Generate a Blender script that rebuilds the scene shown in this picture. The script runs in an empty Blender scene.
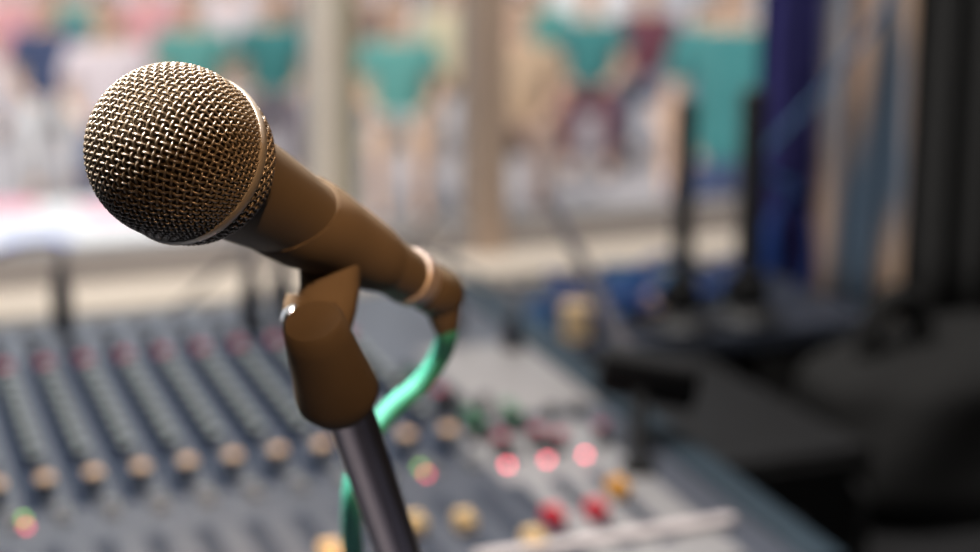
import bpy, bmesh, math, random
from mathutils import Vector, Matrix, Quaternion
random.seed(7)
C = bpy.context.scene.collection
PI = math.pi

# ------------------------------------------------------------------ camera
FPX, CX, CY = 1700.0, 490.0, 276.0
PITCH = math.atan2(CY + 115.0, FPX)
RD = Vector((0.93052146, 0.36623737))      # camera heading is turned 21.5 degrees from the console's rows
HD = Vector((-0.36623737, 0.93052146))
CAM = Vector((0, 0, 1.26))


def W(p):
    """a point in the camera's own heading frame (x right, y ahead, z up) as a room point"""
    return Vector((p[0] * RD.x + p[1] * RD.y, p[0] * HD.x + p[1] * HD.y, p[2])) + CAM


FWD = Vector((0, math.cos(PITCH), -math.sin(PITCH)))
RGT = Vector((1, 0, 0))
UPV = RGT.cross(FWD)


def ray(x, y):
    return FWD + RGT * ((x - CX) / FPX) + UPV * ((CY - y) / FPX)


def at(x, y, depth):
    return W(ray(x, y) * depth)


def atv(x, y, v):
    r = W(ray(x, y)) - CAM
    return CAM + r * (v / r.y)


def dirw(d):
    return W(d) - CAM


cam_d = bpy.data.cameras.new('camera')
cam = bpy.data.objects.new('camera', cam_d)
C.objects.link(cam)
cam_d.sensor_width = 36
cam_d.lens = FPX / 980 * 36
m = Matrix.Identity(4)
rr, uu, ff = dirw(RGT), dirw(UPV), dirw(FWD)
for i in range(3):
    m[i][0], m[i][1], m[i][2], m[i][3] = rr[i], uu[i], -ff[i], CAM[i]
cam.matrix_world = m
cam_d.clip_start = 0.02
cam_d.dof.use_dof = True
cam_d.dof.focus_distance = 0.462
cam_d.dof.aperture_fstop = 5.9
bpy.context.scene.camera = cam
vs = bpy.context.scene.view_settings
vs.view_transform = 'Standard'
vs.look = 'None'
vs.gamma = 1
vs.use_curve_mapping = False
vs.exposure = 0


# --------------------------------------------------------------- materials
def lin(c):
    return tuple((x / 255 / 12.92) if x / 255 <= 0.04045 else ((x / 255 + 0.055) / 1.055) ** 2.4 for x in c)


def mat(name, col, rough=0.5, metal=0.0, var=0.12, scale=60.0, bump=0.0, spec=0.5, coat=0.0, srgb=False, emit=None, trans=0.0, sheen=0.0):
    if srgb:
        col = lin(col)
    mt = bpy.data.materials.new(name)
    mt.use_nodes = True
    nt = mt.node_tree
    b = nt.nodes['Principled BSDF']
    tc = nt.nodes.new('ShaderNodeTexCoord')
    nz = nt.nodes.new('ShaderNodeTexNoise')
    nz.inputs['Scale'].default_value = scale
    nz.inputs['Detail'].default_value = 3
    nt.links.new(tc.outputs['Object'], nz.inputs['Vector'])
    rp = nt.nodes.new('ShaderNodeValToRGB')
    rp.color_ramp.elements[0].position = 0.3
    rp.color_ramp.elements[1].position = 0.7
    rp.color_ramp.elements[0].color = tuple(x * (1 - var) for x in col) + (1,)
    rp.color_ramp.elements[1].color = tuple(min(1, x * (1 + var)) for x in col) + (1,)
    nt.links.new(nz.outputs['Fac'], rp.inputs['Fac'])
    nt.links.new(rp.outputs['Color'], b.inputs['Base Color'])
    b.inputs['Roughness'].default_value = rough
    b.inputs['Metallic'].default_value = metal
    b.inputs['Specular IOR Level'].default_value = spec
    b.inputs['Coat Weight'].default_value = coat
    b.inputs['Sheen Weight'].default_value = sheen
    if bump:
        bp = nt.nodes.new('ShaderNodeBump')
        bp.inputs['Strength'].default_value = bump
        bp.inputs['Distance'].default_value = 0.001
        nt.links.new(nz.outputs['Fac'], bp.inputs['Height'])
        nt.links.new(bp.outputs['Normal'], b.inputs['Normal'])
    if emit:
        b.inputs['Emission Color'].default_value = tuple(emit[0]) + (1,)
        b.inputs['Emission Strength'].default_value = emit[1]
    return mt


def streak_mat(name, ca, cb, scale=14.0, rough=0.9):
    """woven cloth with upright stripes of two dye colours"""
    mt = mat(name, ca, rough, var=0.0, spec=0.1)
    nt = mt.node_tree
    b = nt.nodes['Principled BSDF']
    tc = nt.nodes.new('ShaderNodeTexCoord')
    mp = nt.nodes.new('ShaderNodeMapping')
    mp.inputs['Scale'].default_value = (scale, scale, 0.9)
    nz = nt.nodes.new('ShaderNodeTexNoise')
    nz.inputs['Scale'].default_value = 2.0
    nz.inputs['Detail'].default_value = 2
    rp = nt.nodes.new('ShaderNodeValToRGB')
    rp.color_ramp.elements[0].position = 0.42
    rp.color_ramp.elements[1].position = 0.58
    rp.color_ramp.elements[0].color = tuple(ca) + (1,)
    rp.color_ramp.elements[1].color = tuple(cb) + (1,)
    nt.links.new(tc.outputs['Object'], mp.inputs['Vector'])
    nt.links.new(mp.outputs['Vector'], nz.inputs['Vector'])
    nt.links.new(nz.outputs['Fac'], rp.inputs['Fac'])
    nt.links.new(rp.outputs['Color'], b.inputs['Base Color'])
    return mt


def glass_mat(name):
    mt = bpy.data.materials.new(name)
    mt.use_nodes = True
    nt = mt.node_tree
    nt.nodes.clear()
    out = nt.nodes.new('ShaderNodeOutputMaterial')
    mx = nt.nodes.new('ShaderNodeMixShader')
    fr = nt.nodes.new('ShaderNodeFresnel')
    fr.inputs['IOR'].default_value = 1.45
    tr = nt.nodes.new('ShaderNodeBsdfTransparent')
    tr.inputs['Color'].default_value = (0.96, 0.97, 0.96, 1)
    gl = nt.nodes.new('ShaderNodeBsdfGlossy')
    gl.inputs['Roughness'].default_value = 0.02
    nt.links.new(fr.outputs[0], mx.inputs[0])
    nt.links.new(tr.outputs[0], mx.inputs[1])
    nt.links.new(gl.outputs[0], mx.inputs[2])
    nt.links.new(mx.outputs[0], out.inputs[0])
    return mt


M = {}
M['wire'] = mat('dark_lacquered_mesh_wire', (0.10, 0.075, 0.050), 0.40, 0.25, 0.06, spec=1.0)
M['band'] = mat('dull_nickel_band', (0.24, 0.21, 0.18), 0.42, 0.6, 0.05)
M['foam'] = mat('dark_windscreen_foam', (0.085, 0.060, 0.037), 1.0, var=0.3, scale=900, spec=0.0)
M['mic_body'] = mat('dark_enamel', (0.056, 0.040, 0.025), 0.6, 0.0, 0.06, spec=0.2)
M['clip'] = mat('matte_brown_black_plastic', (0.060, 0.043, 0.028), 0.8, 0.0, 0.06, spec=0.1)
M['chrome'] = mat('chrome', (0.85, 0.85, 0.86), 0.16, 1.0, 0.02)
M['pole'] = mat('dark_nickel_tube', (0.20, 0.165, 0.17), 0.30, 1.0, 0.06)
M['steel'] = mat('worn_steel', (0.42, 0.38, 0.34), 0.4, 0.9, 0.1)
M['nickel'] = mat('satin_nickel', (0.24, 0.20, 0.185), 0.55, 0.4, 0.04)
M['green'] = mat('green_rubber', (0.016, 0.165, 0.120), 0.75, var=0.08)
M['panel'] = mat('gunmetal_console_panel', (0.080, 0.090, 0.118), 0.40, 0.0, 0.05, 25, spec=0.6)
M['panel_side'] = mat('blue_grey_console_case', (0.030, 0.048, 0.066), 0.6, var=0.1, spec=0.15)
M['sheen_panel'] = mat('sheen_grey_panel', (0.31, 0.30, 0.31), 0.42, 0.0, 0.05, 25)  # window sheen on the master section, put into the colour
M['lane'] = mat('slate_paint', (0.040, 0.050, 0.078), 0.6, var=0.1, spec=0.3)
M['stripe'] = mat('dark_navy', (0.020, 0.032, 0.062), 0.7, var=0.1, spec=0.12)  # darker navy band beside each knob column
M['plate'] = mat('window_sheen_grey', (0.33, 0.315, 0.32), 0.5, 0.3, 0.05, 30)  # pale tone of the window's reflection, painted in
M['knob_dark'] = mat('black_knob', (0.014, 0.016, 0.022), 0.5, var=0.1, spec=0.2)
M['knob_grey'] = mat('grey_green_cap', (0.40, 0.45, 0.45), 0.5, var=0.1)
M['red_cap'] = mat('dull_red_cap', (0.46, 0.07, 0.12), 0.45, var=0.1)
M['tan_cap'] = mat('tan_cap', (0.95, 0.58, 0.32), 0.45, var=0.08)
M['cream_cap'] = mat('cream_cap', (0.95, 0.64, 0.30), 0.4, var=0.05)
M['bright_red'] = mat('bright_red_cap', (0.75, 0.02, 0.045), 0.35, var=0.08)
M['yellow'] = mat('amber_cap', (0.98, 0.42, 0.03), 0.35, var=0.06)
M['green_cap'] = mat('green_cap', (0.05, 0.24, 0.12), 0.45, var=0.1)
M['button'] = mat('grey_button', (0.32, 0.32, 0.32), 0.45, var=0.08)
M['slot'] = mat('fader_slot_black', (0.008, 0.009, 0.012), 0.7, var=0.0)
M['tape'] = mat('pale_tape', (0.70, 0.62, 0.62), 0.6, var=0.06, bump=0.2)
M['white'] = mat('white_print', (0.75, 0.75, 0.75), 0.6, var=0.03)
M['led_red'] = mat('lit_red_lamp', (0.8, 0.05, 0.1), 0.3, emit=((1.0, 0.10, 0.16), 11.0))
M['led_dim'] = mat('lit_dim_red_lamp', (0.6, 0.05, 0.1), 0.3, emit=((1.0, 0.09, 0.14), 5.0))
M['led_green'] = mat('lit_green_lamp', (0.2, 0.6, 0.1), 0.3, emit=((0.35, 0.8, 0.12), 3.0))
M['black'] = mat('black_rubber', (0.012, 0.012, 0.013), 0.7, var=0.1, spec=0.2)
M['blackcloth'] = mat('black_cloth', (0.055, 0.055, 0.056), 0.95, var=0.15, scale=300, spec=0.05)
M['bagcloth'] = mat('black_bag_cloth', (0.027, 0.027, 0.0275), 0.95, var=0.15, scale=300, spec=0.05)
M['blackgloss'] = mat('black_paint', (0.022, 0.022, 0.024), 0.5, var=0.1)
M['plug'] = mat('dark_plug_barrel', (0.03, 0.032, 0.045), 0.4, var=0.1)
M['grey_cable'] = mat('grey_cable', (0.16, 0.16, 0.17), 0.6, var=0.08)
M['blue_cable'] = mat('blue_cable', (0.015, 0.055, 0.24), 0.45, var=0.1)
M['blue_cable2'] = mat('steel_blue_cable', (0.02, 0.10, 0.22), 0.45, var=0.1)
M['desk'] = mat('dark_desk_laminate', (0.035, 0.042, 0.062), 0.5, var=0.2, scale=12)
M['sill'] = mat('cream_sill_paint', (0.82, 0.73, 0.63), 0.5, var=0.04, scale=6)
M['frame'] = mat('beige_frame_paint', (0.88, 0.79, 0.68), 0.5, var=0.05, scale=8)
M['shaded_rail'] = mat('rail_shade_grey', (0.36, 0.33, 0.32), 0.5, var=0.04, scale=8)  # greyer than the frame: backlit shade painted into the rail
M['post_shade'] = mat('olive_post_shade', (0.40, 0.36, 0.25), 0.5, var=0.05, scale=8)  # shaded side of the pale post, put into the colour
M['frame_brown'] = mat('brown_frame_paint', (0.48, 0.36, 0.28), 0.5, var=0.08, scale=8)
M['glass'] = glass_mat('thin_window_glass')
M['wall_dark'] = mat('dark_wall_paint', (0.045, 0.044, 0.045), 0.85, var=0.06, scale=4)
M['wall_out'] = mat('outer_plaster', (0.6, 0.58, 0.55), 0.9, var=0.05, scale=4)
M['ceil'] = mat('ceiling_tiles', (0.22, 0.22, 0.23), 0.9, var=0.05, scale=3)
M['carpet'] = mat('dark_carpet', (0.03, 0.03, 0.034), 1.0, var=0.3, scale=200)
M['ground'] = mat('pale_concrete', (0.40, 0.37, 0.385), 0.7, var=0.06, scale=1.5)
M['shade_roof'] = mat('shade_roof_sheet', (0.55, 0.5, 0.48), 0.8, var=0.05, scale=2)  # sheet of the added roofs that block sun
M['white_plastic'] = mat('white_plastic', (0.86, 0.84, 0.84), 0.45, var=0.03)
M['pink'] = mat('pink_paper', (0.9, 0.42, 0.52), 0.7, var=0.05)
M['paper'] = mat('white_paper', (0.9, 0.88, 0.88), 0.8, var=0.02)
M['blue_paper'] = mat('blue_folder', (0.12, 0.2, 0.62), 0.5, var=0.06)
M['skin'] = mat('skin', (0.62, 0.40, 0.28), 0.55, var=0.06, scale=20)
M['hair'] = mat('dark_hair', (0.02, 0.015, 0.012), 0.6, var=0.3, scale=80)
M['shoe'] = mat('shoe', (0.10, 0.09, 0.09), 0.6, var=0.2)
M['eye'] = mat('eye', (0.05, 0.04, 0.04), 0.2)
M['stripe_curtain'] = streak_mat('striped_curtain_cloth', (0.78, 0.56, 0.42), (0.17, 0.25, 0.36), 9)
M['navy_curtain'] = mat('navy_curtain_cloth', (0.040, 0.038, 0.150), 0.9, var=0.2, scale=12, spec=0.1)
M['rod'] = mat('dark_rod', (0.05, 0.05, 0.05), 0.4, 0.6)
M['cream_box'] = mat('cream_plastic', (0.85, 0.62, 0.36), 0.5, var=0.05)


def cloth(name, c):
    return mat(name, c, 0.9, var=0.12, scale=30, spec=0.1)


# ---------------------------------------------------------------- geometry
def new_mesh(name, verts, faces, material, smooth=True):
    me = bpy.data.meshes.new(name)
    me.from_pydata([tuple(v) for v in verts], [], faces)
    me.materials.append(material)
    if smooth:
        me.polygons.foreach_set('use_smooth', [True] * len(me.polygons))
    me.update()
    return me


class G:
    """collects shapes into one mesh"""

    def __init__(s):
        s.v, s.f = [], []

    def add(s, verts, faces):
        o = len(s.v)
        s.v += [Vector(v) for v in verts]
        s.f += [tuple(i + o for i in f) for f in faces]
        return s

    def rings(s, rings, cap0=True, cap1=True, closed=False):
        n = len(rings[0])
        vs_, fs = [], []
        for r in rings:
            vs_ += r
        k = len(rings)
        for i in range(k if closed else k - 1):
            a, b = i * n, ((i + 1) % k) * n
            for j in range(n):
                j2 = (j + 1) % n
                fs.append((a + j, a + j2, b + j2, b + j))
        if not closed:
            if cap0:
                fs.append(tuple(reversed(range(n))))
            if cap1:
                fs.append(tuple(range((k - 1) * n, k * n)))
        return s.add(vs_, fs)

    def tube(s, pts, r, n=8, closed=False):
        pts = [Vector(p) for p in pts]
        k = len(pts)
        rs = r if isinstance(r, (list, tuple)) else [r] * k
        ref = None
        rings = []
        for i, p in enumerate(pts):
            if closed:
                t = pts[(i + 1) % k] - pts[i - 1]
            else:
                t = pts[min(i + 1, k - 1)] - pts[max(i - 1, 0)]
            t.normalize()
            if ref is None:
                ref = t.orthogonal().normalized()
            ref = (ref - t * ref.dot(t)).normalized()
            b = t.cross(ref)
            rings.append([p + (ref * math.cos(2 * PI * j / n) + b * math.sin(2 * PI * j / n)) * rs[i] for j in range(n)])
        return s.rings(rings, closed=closed)

    def lathe(s, prof, o=(0, 0, 0), ax=(0, 0, 1), n=32, cap0=True, cap1=True):
        o, ax = Vector(o), Vector(ax).normalized()
        a = ax.orthogonal().normalized()
        b = ax.cross(a)
        rings = [[o + ax * t + (a * math.cos(2 * PI * j / n) + b * math.sin(2 * PI * j / n)) * r for j in range(n)] for t, r in prof]
        return s.rings(rings, cap0, cap1)

    def box(s, c, size, rot=None, bev=0.0, seg=2):
        bm = bmesh.new()
        bmesh.ops.create_cube(bm, size=1)
        for v in bm.verts:
            v.co = Vector((v.co.x * size[0], v.co.y * size[1], v.co.z * size[2]))
        if bev:
            bmesh.ops.bevel(bm, geom=bm.edges[:], offset=bev, segments=seg, affect='EDGES', profile=0.5)
        bm.verts.index_update()
        R = rot.to_matrix() if isinstance(rot, Quaternion) else (rot or Matrix.Identity(3))
        vv = [Vector(c) + R @ v.co for v in bm.verts]
        fs = [tuple(v.index for v in f.verts) for f in bm.faces]
        bm.free()
        return s.add(vv, fs)

    def ball(s, c, r, nu=16, nv=10, sc=(1, 1, 1)):
        c = Vector(c)
        rings = []
        for i in range(nv + 1):
            th = PI * (0.02 + 0.96 * i / nv)
            rings.append([c + Vector((math.sin(th) * math.cos(2 * PI * j / nu) * r * sc[0], math.sin(th) * math.sin(2 * PI * j / nu) * r * sc[1], -math.cos(th) * r * sc[2])) for j in range(nu)])
        return s.rings(rings)

    def mesh(s, name, material, smooth=True, origin=None):
        o = Vector(origin) if origin is not None else Vector((0, 0, 0))
        return new_mesh(name, [v - o for v in s.v], s.f, material, smooth)


def sharp(me, ang=35):
    """smooth shading that keeps hard edges"""
    bm = bmesh.new()
    bm.from_mesh(me)
    bmesh.ops.recalc_face_normals(bm, faces=bm.faces[:])
    for e in bm.edges:
        if len(e.link_faces) == 2 and e.calc_face_angle(0) > math.radians(ang):
            e.smooth = False
    bm.to_mesh(me)
    bm.free()
    return me


def link(name, me, parent=None, loc=(0, 0, 0), label=None):
    o = bpy.data.objects.new(name, me)
    C.objects.link(o)
    o.location = loc
    if parent:
        o.parent = parent
    if label:
        o['label'] = label
    return o


def tag(o, label, cat, group=None):
    o['label'] = label
    o['category'] = cat
    if group:
        o['group'] = group
    return o


def thing(name, label, cat, loc=(0, 0, 0), rot=(0, 0, 0), group=None):
    o = bpy.data.objects.new(name, None)
    C.objects.link(o)
    o.location = loc
    o.rotation_euler = rot
    o.empty_display_size = 0.05
    return tag(o, label, cat, group)


def part(name, g, material, parent, smooth=True, ang=35, label=None):
    """G in world coordinates, parented to an unrotated thing"""
    me = g.mesh(name, material, smooth, origin=parent.location if parent else None)
    sharp(me, ang)
    return link(name, me, parent, label=label)


def sub(name, g, material, prt, label=None):
    root = prt.parent
    me = sharp(g.mesh(name, material, True, origin=root.location))
    return link(name, me, prt, label=label)


def structure(o):
    o['kind'] = 'structure'
    return o


def struct_box(name, lo, hi, material, parent=None, bev=0.0):
    lo, hi = Vector(lo), Vector(hi)
    g = G().box((lo + hi) / 2, hi - lo, bev=bev)
    me = g.mesh(name, material, False)
    o = link(name, me, parent)
    if not parent:
        structure(o)
    return o


def bez(p, n=24):
    """smooth path through points (Catmull-Rom)"""
    p = [Vector(q) for q in p]
    p = [p[0] * 2 - p[1]] + p + [p[-1] * 2 - p[-2]]
    out = []
    for i in range(1, len(p) - 2):
        for k in range(n):
            t = k / n
            a, b, c, d = p[i - 1], p[i], p[i + 1], p[i + 2]
            out.append(0.5 * ((2 * b) + (c - a) * t + (2 * a - 5 * b + 4 * c - d) * t * t + (3 * b - a - 3 * c + d) * t ** 3))
    out.append(p[-2])
    return out


# ------------------------------------------------------------- room shell
DESK_Z = 0.75
WV = 2.13            # inner face of the window wall
struct_box('floor', (-2.2, -1.9, -0.1), (1.75, WV + 0.12, 0), M['carpet'])
struct_box('ceiling', (-2.2, -1.9, 2.6), (1.75, WV + 0.12, 2.7), M['ceil'])
struct_box('wall_left', (-2.3, -1.9, 0), (-2.2, WV + 0.12, 2.6), M['wall_dark'])
struct_box('wall_right', (1.75, -1.9, 0), (1.85, WV + 0.12, 2.6), M['wall_dark'])
struct_box('wall_rear', (-2.3, -2.0, 0), (1.85, -1.9, 2.6), M['wall_dark'])
# window wall: pieces round the opening, joined as one wall
WL, WR, WB, WT = -1.5, 1.42, 0.735, 2.25
g = G()
for lo, hi in (((-2.3, WV, 0), (1.85, WV + 0.12, WB)), ((-2.3, WV, WT), (1.85, WV + 0.12, 2.7)),
               ((-2.3, WV, WB), (WL, WV + 0.12, WT)), ((WR, WV, WB), (1.85, WV + 0.12, WT))):
    lo, hi = Vector(lo), Vector(hi)
    g.box((lo + hi) / 2, hi - lo)
structure(link('wall_window', g.mesh('wall_window', M['wall_dark'], False)))
struct_box('trim_1', (WL - 0.03, 2.07, WB - 0.005), (WR, WV + 0.06, WB + 0.02), M['sill'], bev=0.004)   # sill board

win = bpy.data.objects.new('window_1', None)
C.objects.link(win)
win.location = (0, 2.2, WB)
structure(win)
win['label'] = 'wide sliding window in beige frame above the cream sill'


def wpart(name, lo, hi, material, bev=0.003):
    lo, hi = Vector(lo), Vector(hi)
    gg = G().box((lo + hi) / 2, hi - lo, bev=bev)
    return link(name, gg.mesh(name, material, False, origin=win.location), win)


p1, p2 = atv(325, 100, 2.19), atv(487, 100, 2.19)
wpart('bottom_rail', (WL, 2.185, WB + 0.02), (WR, 2.235, WB + 0.066), M['shaded_rail'])
wpart('top_rail', (WL, 2.185, WT - 0.06), (WR, 2.235, WT), M['frame'])
for u_, w_, mm in ((WL + 0.03, 0.03, 'frame'), (-0.55, 0.02, 'frame'), (p1.x, 0.0160, 'frame'), (p1.x + 0.0285, 0.010, 'post_shade'), (p2.x, 0.023, 'frame_brown'), (WR - 0.03, 0.03, 'frame')):  # olive strip paints the pale post's shaded side
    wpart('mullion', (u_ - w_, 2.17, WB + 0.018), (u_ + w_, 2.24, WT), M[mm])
xs = [WL + 0.05, -0.55, p1.x, p2.x, WR - 0.05]
for a, b in zip(xs, xs[1:]):
    wpart('glass_pane', (a + 0.005, 2.208, WB + 0.06), (b - 0.005, 2.212, WT - 0.05), M['glass'], bev=0)

# outside: the hall lies lower than the booth
GZ = -0.65
structure(link('ground', G().box((6, 22, GZ - 0.06), (80, 39.5, 0.12)).mesh('ground', M['ground'], False)))
struct_box('added_eave', (-2.6, WV + 0.13, 2.45), (2.4, WV + 0.35, 2.55), M['shade_roof'])  # added overhang, unseen, keeps the sun out of the room
can = bpy.data.objects.new('added_canopy', None)  # added roof, out of view, shading part of the hall
C.objects.link(can)
can.location = (7.5, 8.2, GZ)
structure(can)
link('shade_sheet', G().box((1.9, 0.0, 6.6), (10.6, 8.4, 0.08)).mesh('shade_sheet', M['shade_roof'], False), can)
for x_, y_ in ((-3.2, 4.0), (6.9, 4.0), (6.9, -4.0)):
    link('shade_post', G().box((x_, y_, 3.28), (0.12, 0.12, 6.56), bev=0.01).mesh('shade_post', M['steel'], False), can)

# ------------------------------------------------------------- microphone
P0c = Vector((-0.08819033, 0.47018907, -0.07234724))
AXc = Vector((0.42666884, 0.79023632, -0.4398639)).normalized()
P0, AX = W(P0c), dirw(AXc)
mic = thing('microphone', 'dark handheld microphone with round woven metal grille held in the clip', 'microphone', loc=P0)
# frame round the axis: A1 roughly right, A2 roughly up in the picture, turned by the weave's roll
view = (P0 - CAM).normalized()
A2 = (dirw(UPV) - AX * dirw(UPV).dot(AX)).normalized()
A1 = A2.cross(AX).normalized()
ROLL = math.radians(14)
B1 = A1 * math.cos(ROLL) + A2 * math.sin(ROLL)
B2 = -A1 * math.sin(ROLL) + A2 * math.cos(ROLL)
R0 = 0.0240


def dome(X, Y, h):
    rho = math.hypot(X, Y)
    th = rho / R0
    if rho < 1e-9:
        return P0 - AX * (R0 + h)
    d = (B1 * X + B2 * Y) / rho
    if th <= PI / 2:
        r, s_ = (R0 + h) * math.sin(th), -(R0 + h) * math.cos(th)
    else:
        s_ = R0 * (th - PI / 2)
        r = R0 * (1 - 0.02 * (s_ / 0.008) ** 2) + h
    return P0 + d * r + AX * s_


L = 0.00198
RMAX = R0 * PI / 2 + 0.0072
AMP, WR_ = 0.00045, 0.00039
g = G()
nmax = int(RMAX / L)
for j in range(-nmax, nmax + 1):
    half = math.sqrt(max(0, RMAX ** 2 - (j * L) ** 2))
    n = max(4, int(2 * half / (L / 4)))
    for fam in (0, 1):
        pts = []
        for k in range(n + 1):
            t = -half + 2 * half * k / n
            hh = AMP * (-1) ** abs(j) * math.cos(PI * t / L)
            pts.append(dome(t, j * L, hh) if fam == 0 else dome(j * L, t, -hh))
        g.tube(pts, WR_, 6)
part('grille', g, M['wire'], mic, ang=80)
# lower mesh, a woven cone behind the band
g = G()
S0, S1, RA, RB = 0.0105, 0.0235, 0.0236, 0.0174


def cone(s_, a, h):
    t = (s_ - S0) / (S1 - S0)
    r = RA + (RB - RA) * t + 0.0012 * math.sin(PI * t) + h
    return P0 + AX * s_ + (A1 * math.cos(a) + A2 * math.sin(a)) * r


NM, NR = 78, 7
for i in range(NM):
    a = 2 * PI * i / NM
    g.tube([cone(S0 + (S1 - S0) * k / 28, a, AMP * (-1) ** i * math.cos(PI * k / 4)) for k in range(29)], WR_, 5)
for j in range(NR + 1):
    g.tube([cone(S0 + (S1 - S0) * j / NR, 2 * PI * k / (NM * 4), -AMP * (-1) ** j * math.cos(PI * k / 4)) for k in range(NM * 4)], WR_, 5, closed=True)
part('lower_grille', g, M['wire'], mic, ang=80)
prof = []
for k in range(19):
    th = PI / 2 * k / 18
    prof.append((-math.cos(th) * (R0 - 0.0012), math.sin(th) * (R0 - 0.0012) + 1e-5))
prof += [(0.008, R0 - 0.0014), (0.0105, 0.0221), (0.0235, 0.0160)]
part('foam_liner', G().lathe(prof, P0, AX, 48), M['foam'], mic)
part('grille_band', G().lathe([(0.0062, 0.0236), (0.0064, 0.0246), (0.0070, 0.0250), (0.0084, 0.0250), (0.0092, 0.0247), (0.0096, 0.0236)], P0, AX, 96), M['band'], mic)
part('collar', G().lathe([(0.0225, 0.0166), (0.0228, 0.0178), (0.0252, 0.0178), (0.0258, 0.0170), (0.0258, 0.0150)], P0, AX, 64), M['mic_body'], mic)


def hr(s_):
    pts = [(0.0252, 0.0170), (0.036, 0.0163), (0.045, 0.0156), (0.055, 0.0147), (0.066, 0.0138), (0.09, 0.0118), (0.113, 0.0103), (0.135, 0.0094), (0.15, 0.0090)]
    for (a, ra), (b, rb) in zip(pts, pts[1:]):
        if s_ <= b:
            return ra + (rb - ra) * (s_ - a) / (b - a)
    return pts[-1][1]


prof = [(0.0252 + (0.1395 - 0.0252) * k / 40, hr(0.0252 + (0.1395 - 0.0252) * k / 40)) for k in range(41)]
part('handle', G().lathe(prof, P0, AX, 64), M['mic_body'], mic)
part('tail_ring', G().lathe([(0.1365, 0.0090), (0.1375, 0.0101), (0.1440, 0.0100), (0.1470, 0.0092), (0.147, 0.006)], P0, AX, 48), M['nickel'], mic, label='bare metal ring at the end of the handle')

# ------------------------------------------------- cable with angled plug
CE = P0 + AX * 0.1472
cab = thing('microphone_cable', 'green microphone cable plugged into the tail of the microphone', 'cable', loc=CE)
EL = P0 + AX * 0.1625
prof = [(0.0, 0.0082), (0.001, 0.0088), (0.015, 0.0092), (0.018, 0.0090), (0.0215, 0.0078), (0.024, 0.0050), (0.0248, 0.001)]
part('plug', G().lathe(prof, CE, AX, 40), M['mic_body'], cab)
boot0 = EL + dirw(RGT) * 0.001
boot1 = at(447, 334, 0.622)
part('strain_relief', G().tube([boot0, boot0.lerp(boot1, .5), boot0.lerp(boot1, .8), boot1], [0.0066, 0.0062, 0.0050, 0.0038], 16), M['mic_body'], cab)
path = bez([boot0.lerp(boot1, .7), boot1, at(440, 356, 0.635), at(420, 384, 0.64), at(392, 408, 0.635), at(372, 434, 0.63), at(357, 470, 0.63), at(352, 505, 0.635), at(355, 560, 0.66), at(380, 640, 0.70), at(430, 720, 0.73), at(455, 752, 0.745)], 14)
part('cable_sheath', G().tube(path, 0.0040, 14), M['green'], cab, label='green rubber sheath')

# ---------------------------------------------------------------- mic clip
T = at(351, 416, 0.55)
Bp = at(398, 552, 0.60)
PD = (Bp - T).normalized()
clip = thing('microphone_clip', 'dark tapered plastic clip gripping the microphone on top of the pole', 'clip', loc=T)
g = G()
# cradle: tapered sleeve, cut on the slant at the front, with thickness
n = 64
outer, inner = [], []
down = -A2
K = 16
for k in range(K + 1):
    ro, ri = [], []
    for j in range(n):
        a = 2 * PI * j / n
        d = A1 * math.cos(a) + A2 * math.sin(a)
        front = 0.0630 + 0.0085 * math.sin(a) + 0.002 * math.cos(2 * a)
        s_ = front + (0.119 - front) * k / K
        thick = 0.0020 - 0.0006 * k / K - (0.0016 - 0.0010 * max(0.0, math.sin(a)) ** 4) * max(0.0, 1 - k / 5) ** 2
        if k >= K - 1:
            thick -= 0.0004 * (k - K + 2)
        r_ = hr(s_)
        ro.append(P0 + AX * s_ + d * (r_ + thick))
        ri.append(P0 + AX * s_ + d * (r_ + 0.0001))
    outer.append(ro)
    inner.append(ri)
g.rings(outer + inner[::-1], closed=True)
part('cradle', g, M['clip'], clip, ang=50)

# neck, pivot and threaded base as one loft below the cradle
XR = dirw(RGT)


def sec(c, wx, wy, tang, n=40, e=2.6):
    tang = tang.normalized()
    x = (XR - tang * XR.dot(tang)).normalized()
    y = tang.cross(x)
    out = []
    for j in range(n):
        a = 2 * PI * j / n
        ca, sa = math.cos(a), math.sin(a)
        out.append(c + x * wx * math.copysign(abs(ca) ** (2 / e), ca) + y * wy * math.copysign(abs(sa) ** (2 / e), sa))
    return out


spine = [(at(331, 246, .548), .0100, .0066), (at(330, 268, .549), .0098, .0072), (at(330, 288, .550), .0096, .0074), (at(327, 304, .549), .0098, .0078),
         (at(322, 320, .5475), .0099, .0082), (at(320, 334, .546), .0095, .0082)]
rings = []
for i, (c, wx, wy) in enumerate(spine):
    t = spine[min(i + 1, len(spine) - 1)][0] - spine[max(i - 1, 0)][0]
    rings.append(sec(c, wx, wy, t))
part('neck', G().rings(rings), M['clip'], clip, ang=60)
HUB = at(318, 318, .547)
part('pivot', G().lathe([(-0.0106, 0.0060), (-0.0100, 0.0078), (0.0066, 0.0078), (0.0074, 0.0060)], HUB, XR, 36), M['clip'], clip)
sb = T - PD * 0.0445 - XR * 0.0018
part('threaded_base', G().lathe([(0.0, 0.0086), (0.0015, 0.0098), (0.008, 0.0104), (0.020, 0.0118), (0.030, 0.0134), (0.034, 0.0135), (0.0385, 0.0112), (0.040, 0.0095), (0.040, 0.0066)], sb, PD, 56), M['clip'], clip)
scr = G().lathe([(0, 0.0034), (0.0008, 0.0042), (0.0022, 0.0041), (0.0034, 0.0030), (0.0041, 0.0009)], HUB - XR * 0.0064 - dirw(UPV) * 0.0002 - dirw(FWD) * 0.0092, (-XR * 0.60 - dirw(FWD) * 0.70 + dirw(UPV) * 0.35), 24)
part('screw', scr, M['chrome'], clip, label='small shiny screw head')

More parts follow.
